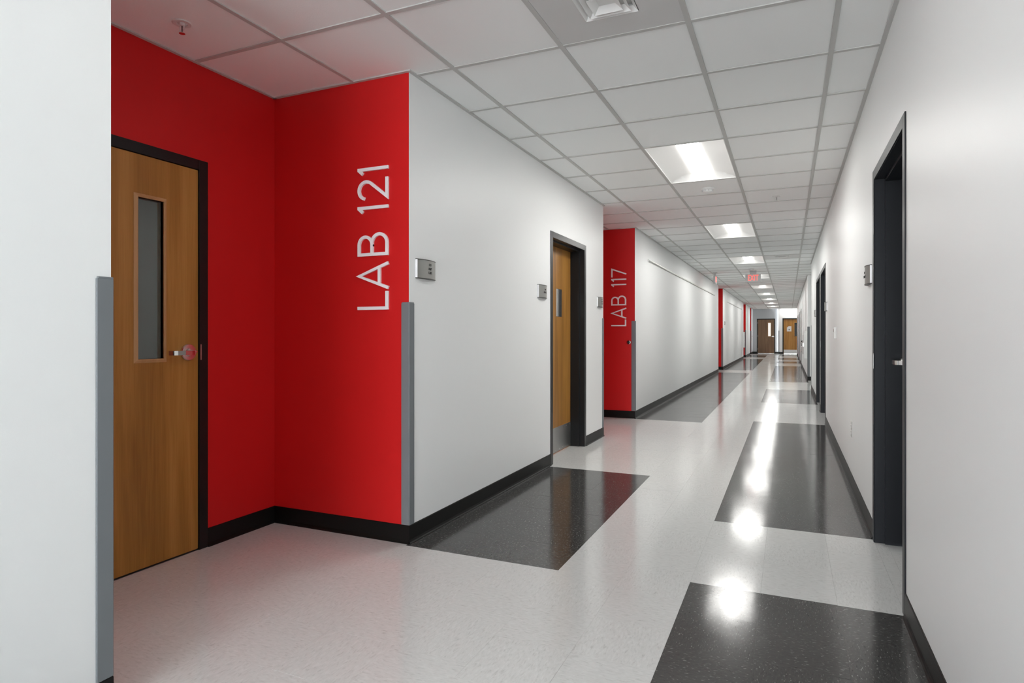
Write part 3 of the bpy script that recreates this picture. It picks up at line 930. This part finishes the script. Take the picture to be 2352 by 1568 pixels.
# ------------------------------------------------------------------ room plaques
def plaque(loc, rz, txt, label, w_=.20, h_=.107, size=.0195):
    """local x along wall, -y towards viewer"""
    t = empty('room_plaque', loc, rz, label=label, cat='sign', group='curved silver room plaques')
    n = 12; hw = w_ / 2; sag = .020
    def cy(x): return -.006 - sag * (1 - (x / hw) ** 2)
    xs = [-hw + w_ * i / n for i in range(n + 1)]
    pts = [(x, cy(x)) for x in xs] + [(hw, 0), (-hw, 0)]
    q = MB(); q.prism(pts, 'z', -h_ / 2 + .003, h_ / 2 - .003); q.obj('face', M['plaque'], t, smooth=True)
    pts2 = [(x * 1.01, cy(x) - .0015) for x in xs] + [(hw * 1.01, 0), (-hw * 1.01, 0)]
    for z in (-1, 1):
        q = MB(); zz = z * (h_ / 2 - .0015); q.prism(pts2, 'z', zz - .002, zz + .002); q.obj('end_cap', M['plaque_edge'], t)
    q = MB(); q.box(-hw - .001, -hw + .008, cy(-hw) - .004, 0, -h_ / 2 + .003, h_ / 2 - .003) if rz > 0 else q.box(hw - .008, hw + .001, cy(hw) - .004, 0, -h_ / 2 + .003, h_ / 2 - .003)
    q.obj('edge_strip', M['bright_edge'], t, bevel=.001)
    text_mesh('sign_text', txt, size, M['ink'], t, (.01 if rz > 0 else -.01, cy(0) - .0006, .004), (PI / 2, 0, 0), .0006, 1.0)
    return t
plaque((LX, 3.0, 1.492), PI / 2, '121\nA&P\nLAB', 'silver room plaque reading 121 A&P LAB beside the red corner')
plaque((LX, 4.815, 1.482), PI / 2, '119\nOFFICE', 'silver room plaque reading OFFICE left of the recessed wooden door')
plaque((LX, 6.54, 1.473), PI / 2, '117\nA&P\nLAB', 'silver room plaque just left of the LAB 117 alcove')
plaque((LX, 20.97, 1.47), PI / 2, '115\nLAB', 'tiny silver room plaque just past the third red alcove')
plaque((RX, 4.10, 1.468), -PI / 2, '120\nSTORAGE', 'silver room plaque beyond the nearest black door on the right wall', .19)
plaque((RX, 8.45, 1.46), -PI / 2, '118', 'silver room plaque in front of the paired dark doors on the right')
plaque((RX, 11.72, 1.475), -PI / 2, '116', 'silver room plaque just beyond the paired dark doors')

# ------------------------------------------------------------------ small wall items
def rail(y0, y1, z, label):
    t = empty('display_rail', (LX, (y0 + y1) / 2, z), PI / 2, label=label, cat='rail', group='long display rails on the left wall')
    hl = (y1 - y0) / 2
    q = MB(); q.prism([(0, -.016), (-.012, -.016), (-.016, -.010), (-.010, .004), (-.010, .016), (0, .016)], 'x', -hl, hl); q.obj('track', M['alu'], t)
    for s_ in (-1, 1):
        q = MB(); q.box(s_ * hl - .004, s_ * hl + .004, -.018, 0, -.018, .018); q.obj('end_cap', M['alu'], t)
    return t
rail(9.08, 18.0, 2.20, 'long thin metal display rail high on the wall past LAB 117')
rail(21.86, 28.8, 2.20, 'distant metal display rail past the third red alcove')

def bumper(loc, rz, label):
    t = empty('wall_door_stop', loc, rz, label=label, cat='door stop')
    q = MB(); q.lathe([(.031, 0), (.031, -.006), (.027, -.012), (.020, -.014), (.017, -.010)], 32, axis='y'); q.obj('ring', M['chrome'], t, smooth=True)
    q = MB(); q.lathe([(.018, -.006), (.017, -.014), (.010, -.018), (.004, -.019)], 24, axis='y'); q.obj('rubber_pad', M['black'], t, smooth=True)
    return t
bumper((-1.953, 8.24, 1.016), 0, 'round steel door stop on the red wall below LAB 117')
bumper((LX, 37.6, .98), PI / 2, 'tiny dark door stop left of the dark brown end door')

t = empty('thermostat', (RX, 6.80, 1.14), -PI / 2, label='small white thermostat on the right wall above the outlet', cat='thermostat')
q = MB(); q.box(-.045, .045, -.006, 0, -.060, .060); q.obj('back_plate', M['plastic'], t, bevel=.002)
q = MB(); q.box(-.040, .040, -.026, -.006, -.055, .055); q.obj('cover', M['plastic'], t, bevel=.004)
q = MB(); q.box(-.022, .022, -.0268, -.0255, .008, .036); q.obj('display', M['dark_glass'], t)

t = empty('wall_outlet', (RX, 5.20, .43), -PI / 2, label='steel electrical outlet low on the right wall', cat='outlet')
q = MB(); q.box(-.037, .037, -.005, 0, -.058, .058); q.obj('cover_plate', M['steel'], t, bevel=.002)
for z in (-.022, .022):
    q = MB(); q.box(-.016, .016, -.0075, -.004, z - .014, z + .014); so = q.obj('socket', M['plastic'], t, bevel=.002)
    q = MB()
    for x in (-.006, .006): q.box(x - .001, x + .001, -.0079, -.0074, z - .003, z + .006)
    q.obj('slot', M['black'], so)

def cabinet(loc, rz, label, d):
    t = empty('extinguisher_cabinet', loc, rz, label=label, cat='cabinet', group='white wall cabinets')
    q = MB(); w_ = .30; h0 = .34
    q.box(-w_ / 2, w_ / 2, -d, 0, -h0, h0); q.obj('body', M['plastic'], t, bevel=.004)
    q = MB()
    for x0, x1, z0, z1 in ((-w_ / 2, -w_ / 2 + .035, -h0, h0), (w_ / 2 - .035, w_ / 2, -h0, h0), (-w_ / 2 + .035, w_ / 2 - .035, h0 - .035, h0), (-w_ / 2 + .035, w_ / 2 - .035, -h0, -h0 + .035)):
        q.box(x0, x1, -d - .012, -d, z0, z1)
    q.obj('door_rim', M['plastic'], t)
    q = MB(); q.box(-w_ / 2 + .035, w_ / 2 - .035, -d - .006, -d, -h0 + .035, h0 - .035); q.obj('pane', M['panel'], t)
    q = MB(); q.box(-w_ / 2 + .01, -w_ / 2 + .02, -d - .03, -d - .012, -.05, .05); q.obj('pull', M['steel'], t)
    return t
cabinet((RX, 17.35, .85), -PI / 2, 'white wall cabinet just beyond the right recess', .055)
cabinet((LX, 29.35, .86), PI / 2, 'white wall cabinet just before the fourth red alcove', .09)

t = empty('drinking_fountain', (RX, 20.1, .82), -PI / 2, label='grey wall drinking fountain beyond the white cabinet on the right', cat='fountain')
q = MB(); q.box(-.22, .22, -.045, 0, -.28, .27); q.obj('back_panel', M['panel'], t, bevel=.006)
q = MB(); q.prism([(0, -.28), (-.05, -.28), (-.075, -.2), (-.08, -.06), (0, -.06)], 'x', -.20, .20); q.obj('basin', M['panel'], t, bevel=.006)
q = MB(); q.tube([(0, -.045, .10), (0, -.07, .09), (0, -.085, .05), (0, -.085, .0), (0, -.075, -.04)], .014, 10); q.obj('spout', M['black'], t, smooth=True)
q = MB(); q.lathe([(.025, -.045), (.023, -.055)], 20, (.12, 0, .06), 'y'); q.obj('button', M['black'], t)
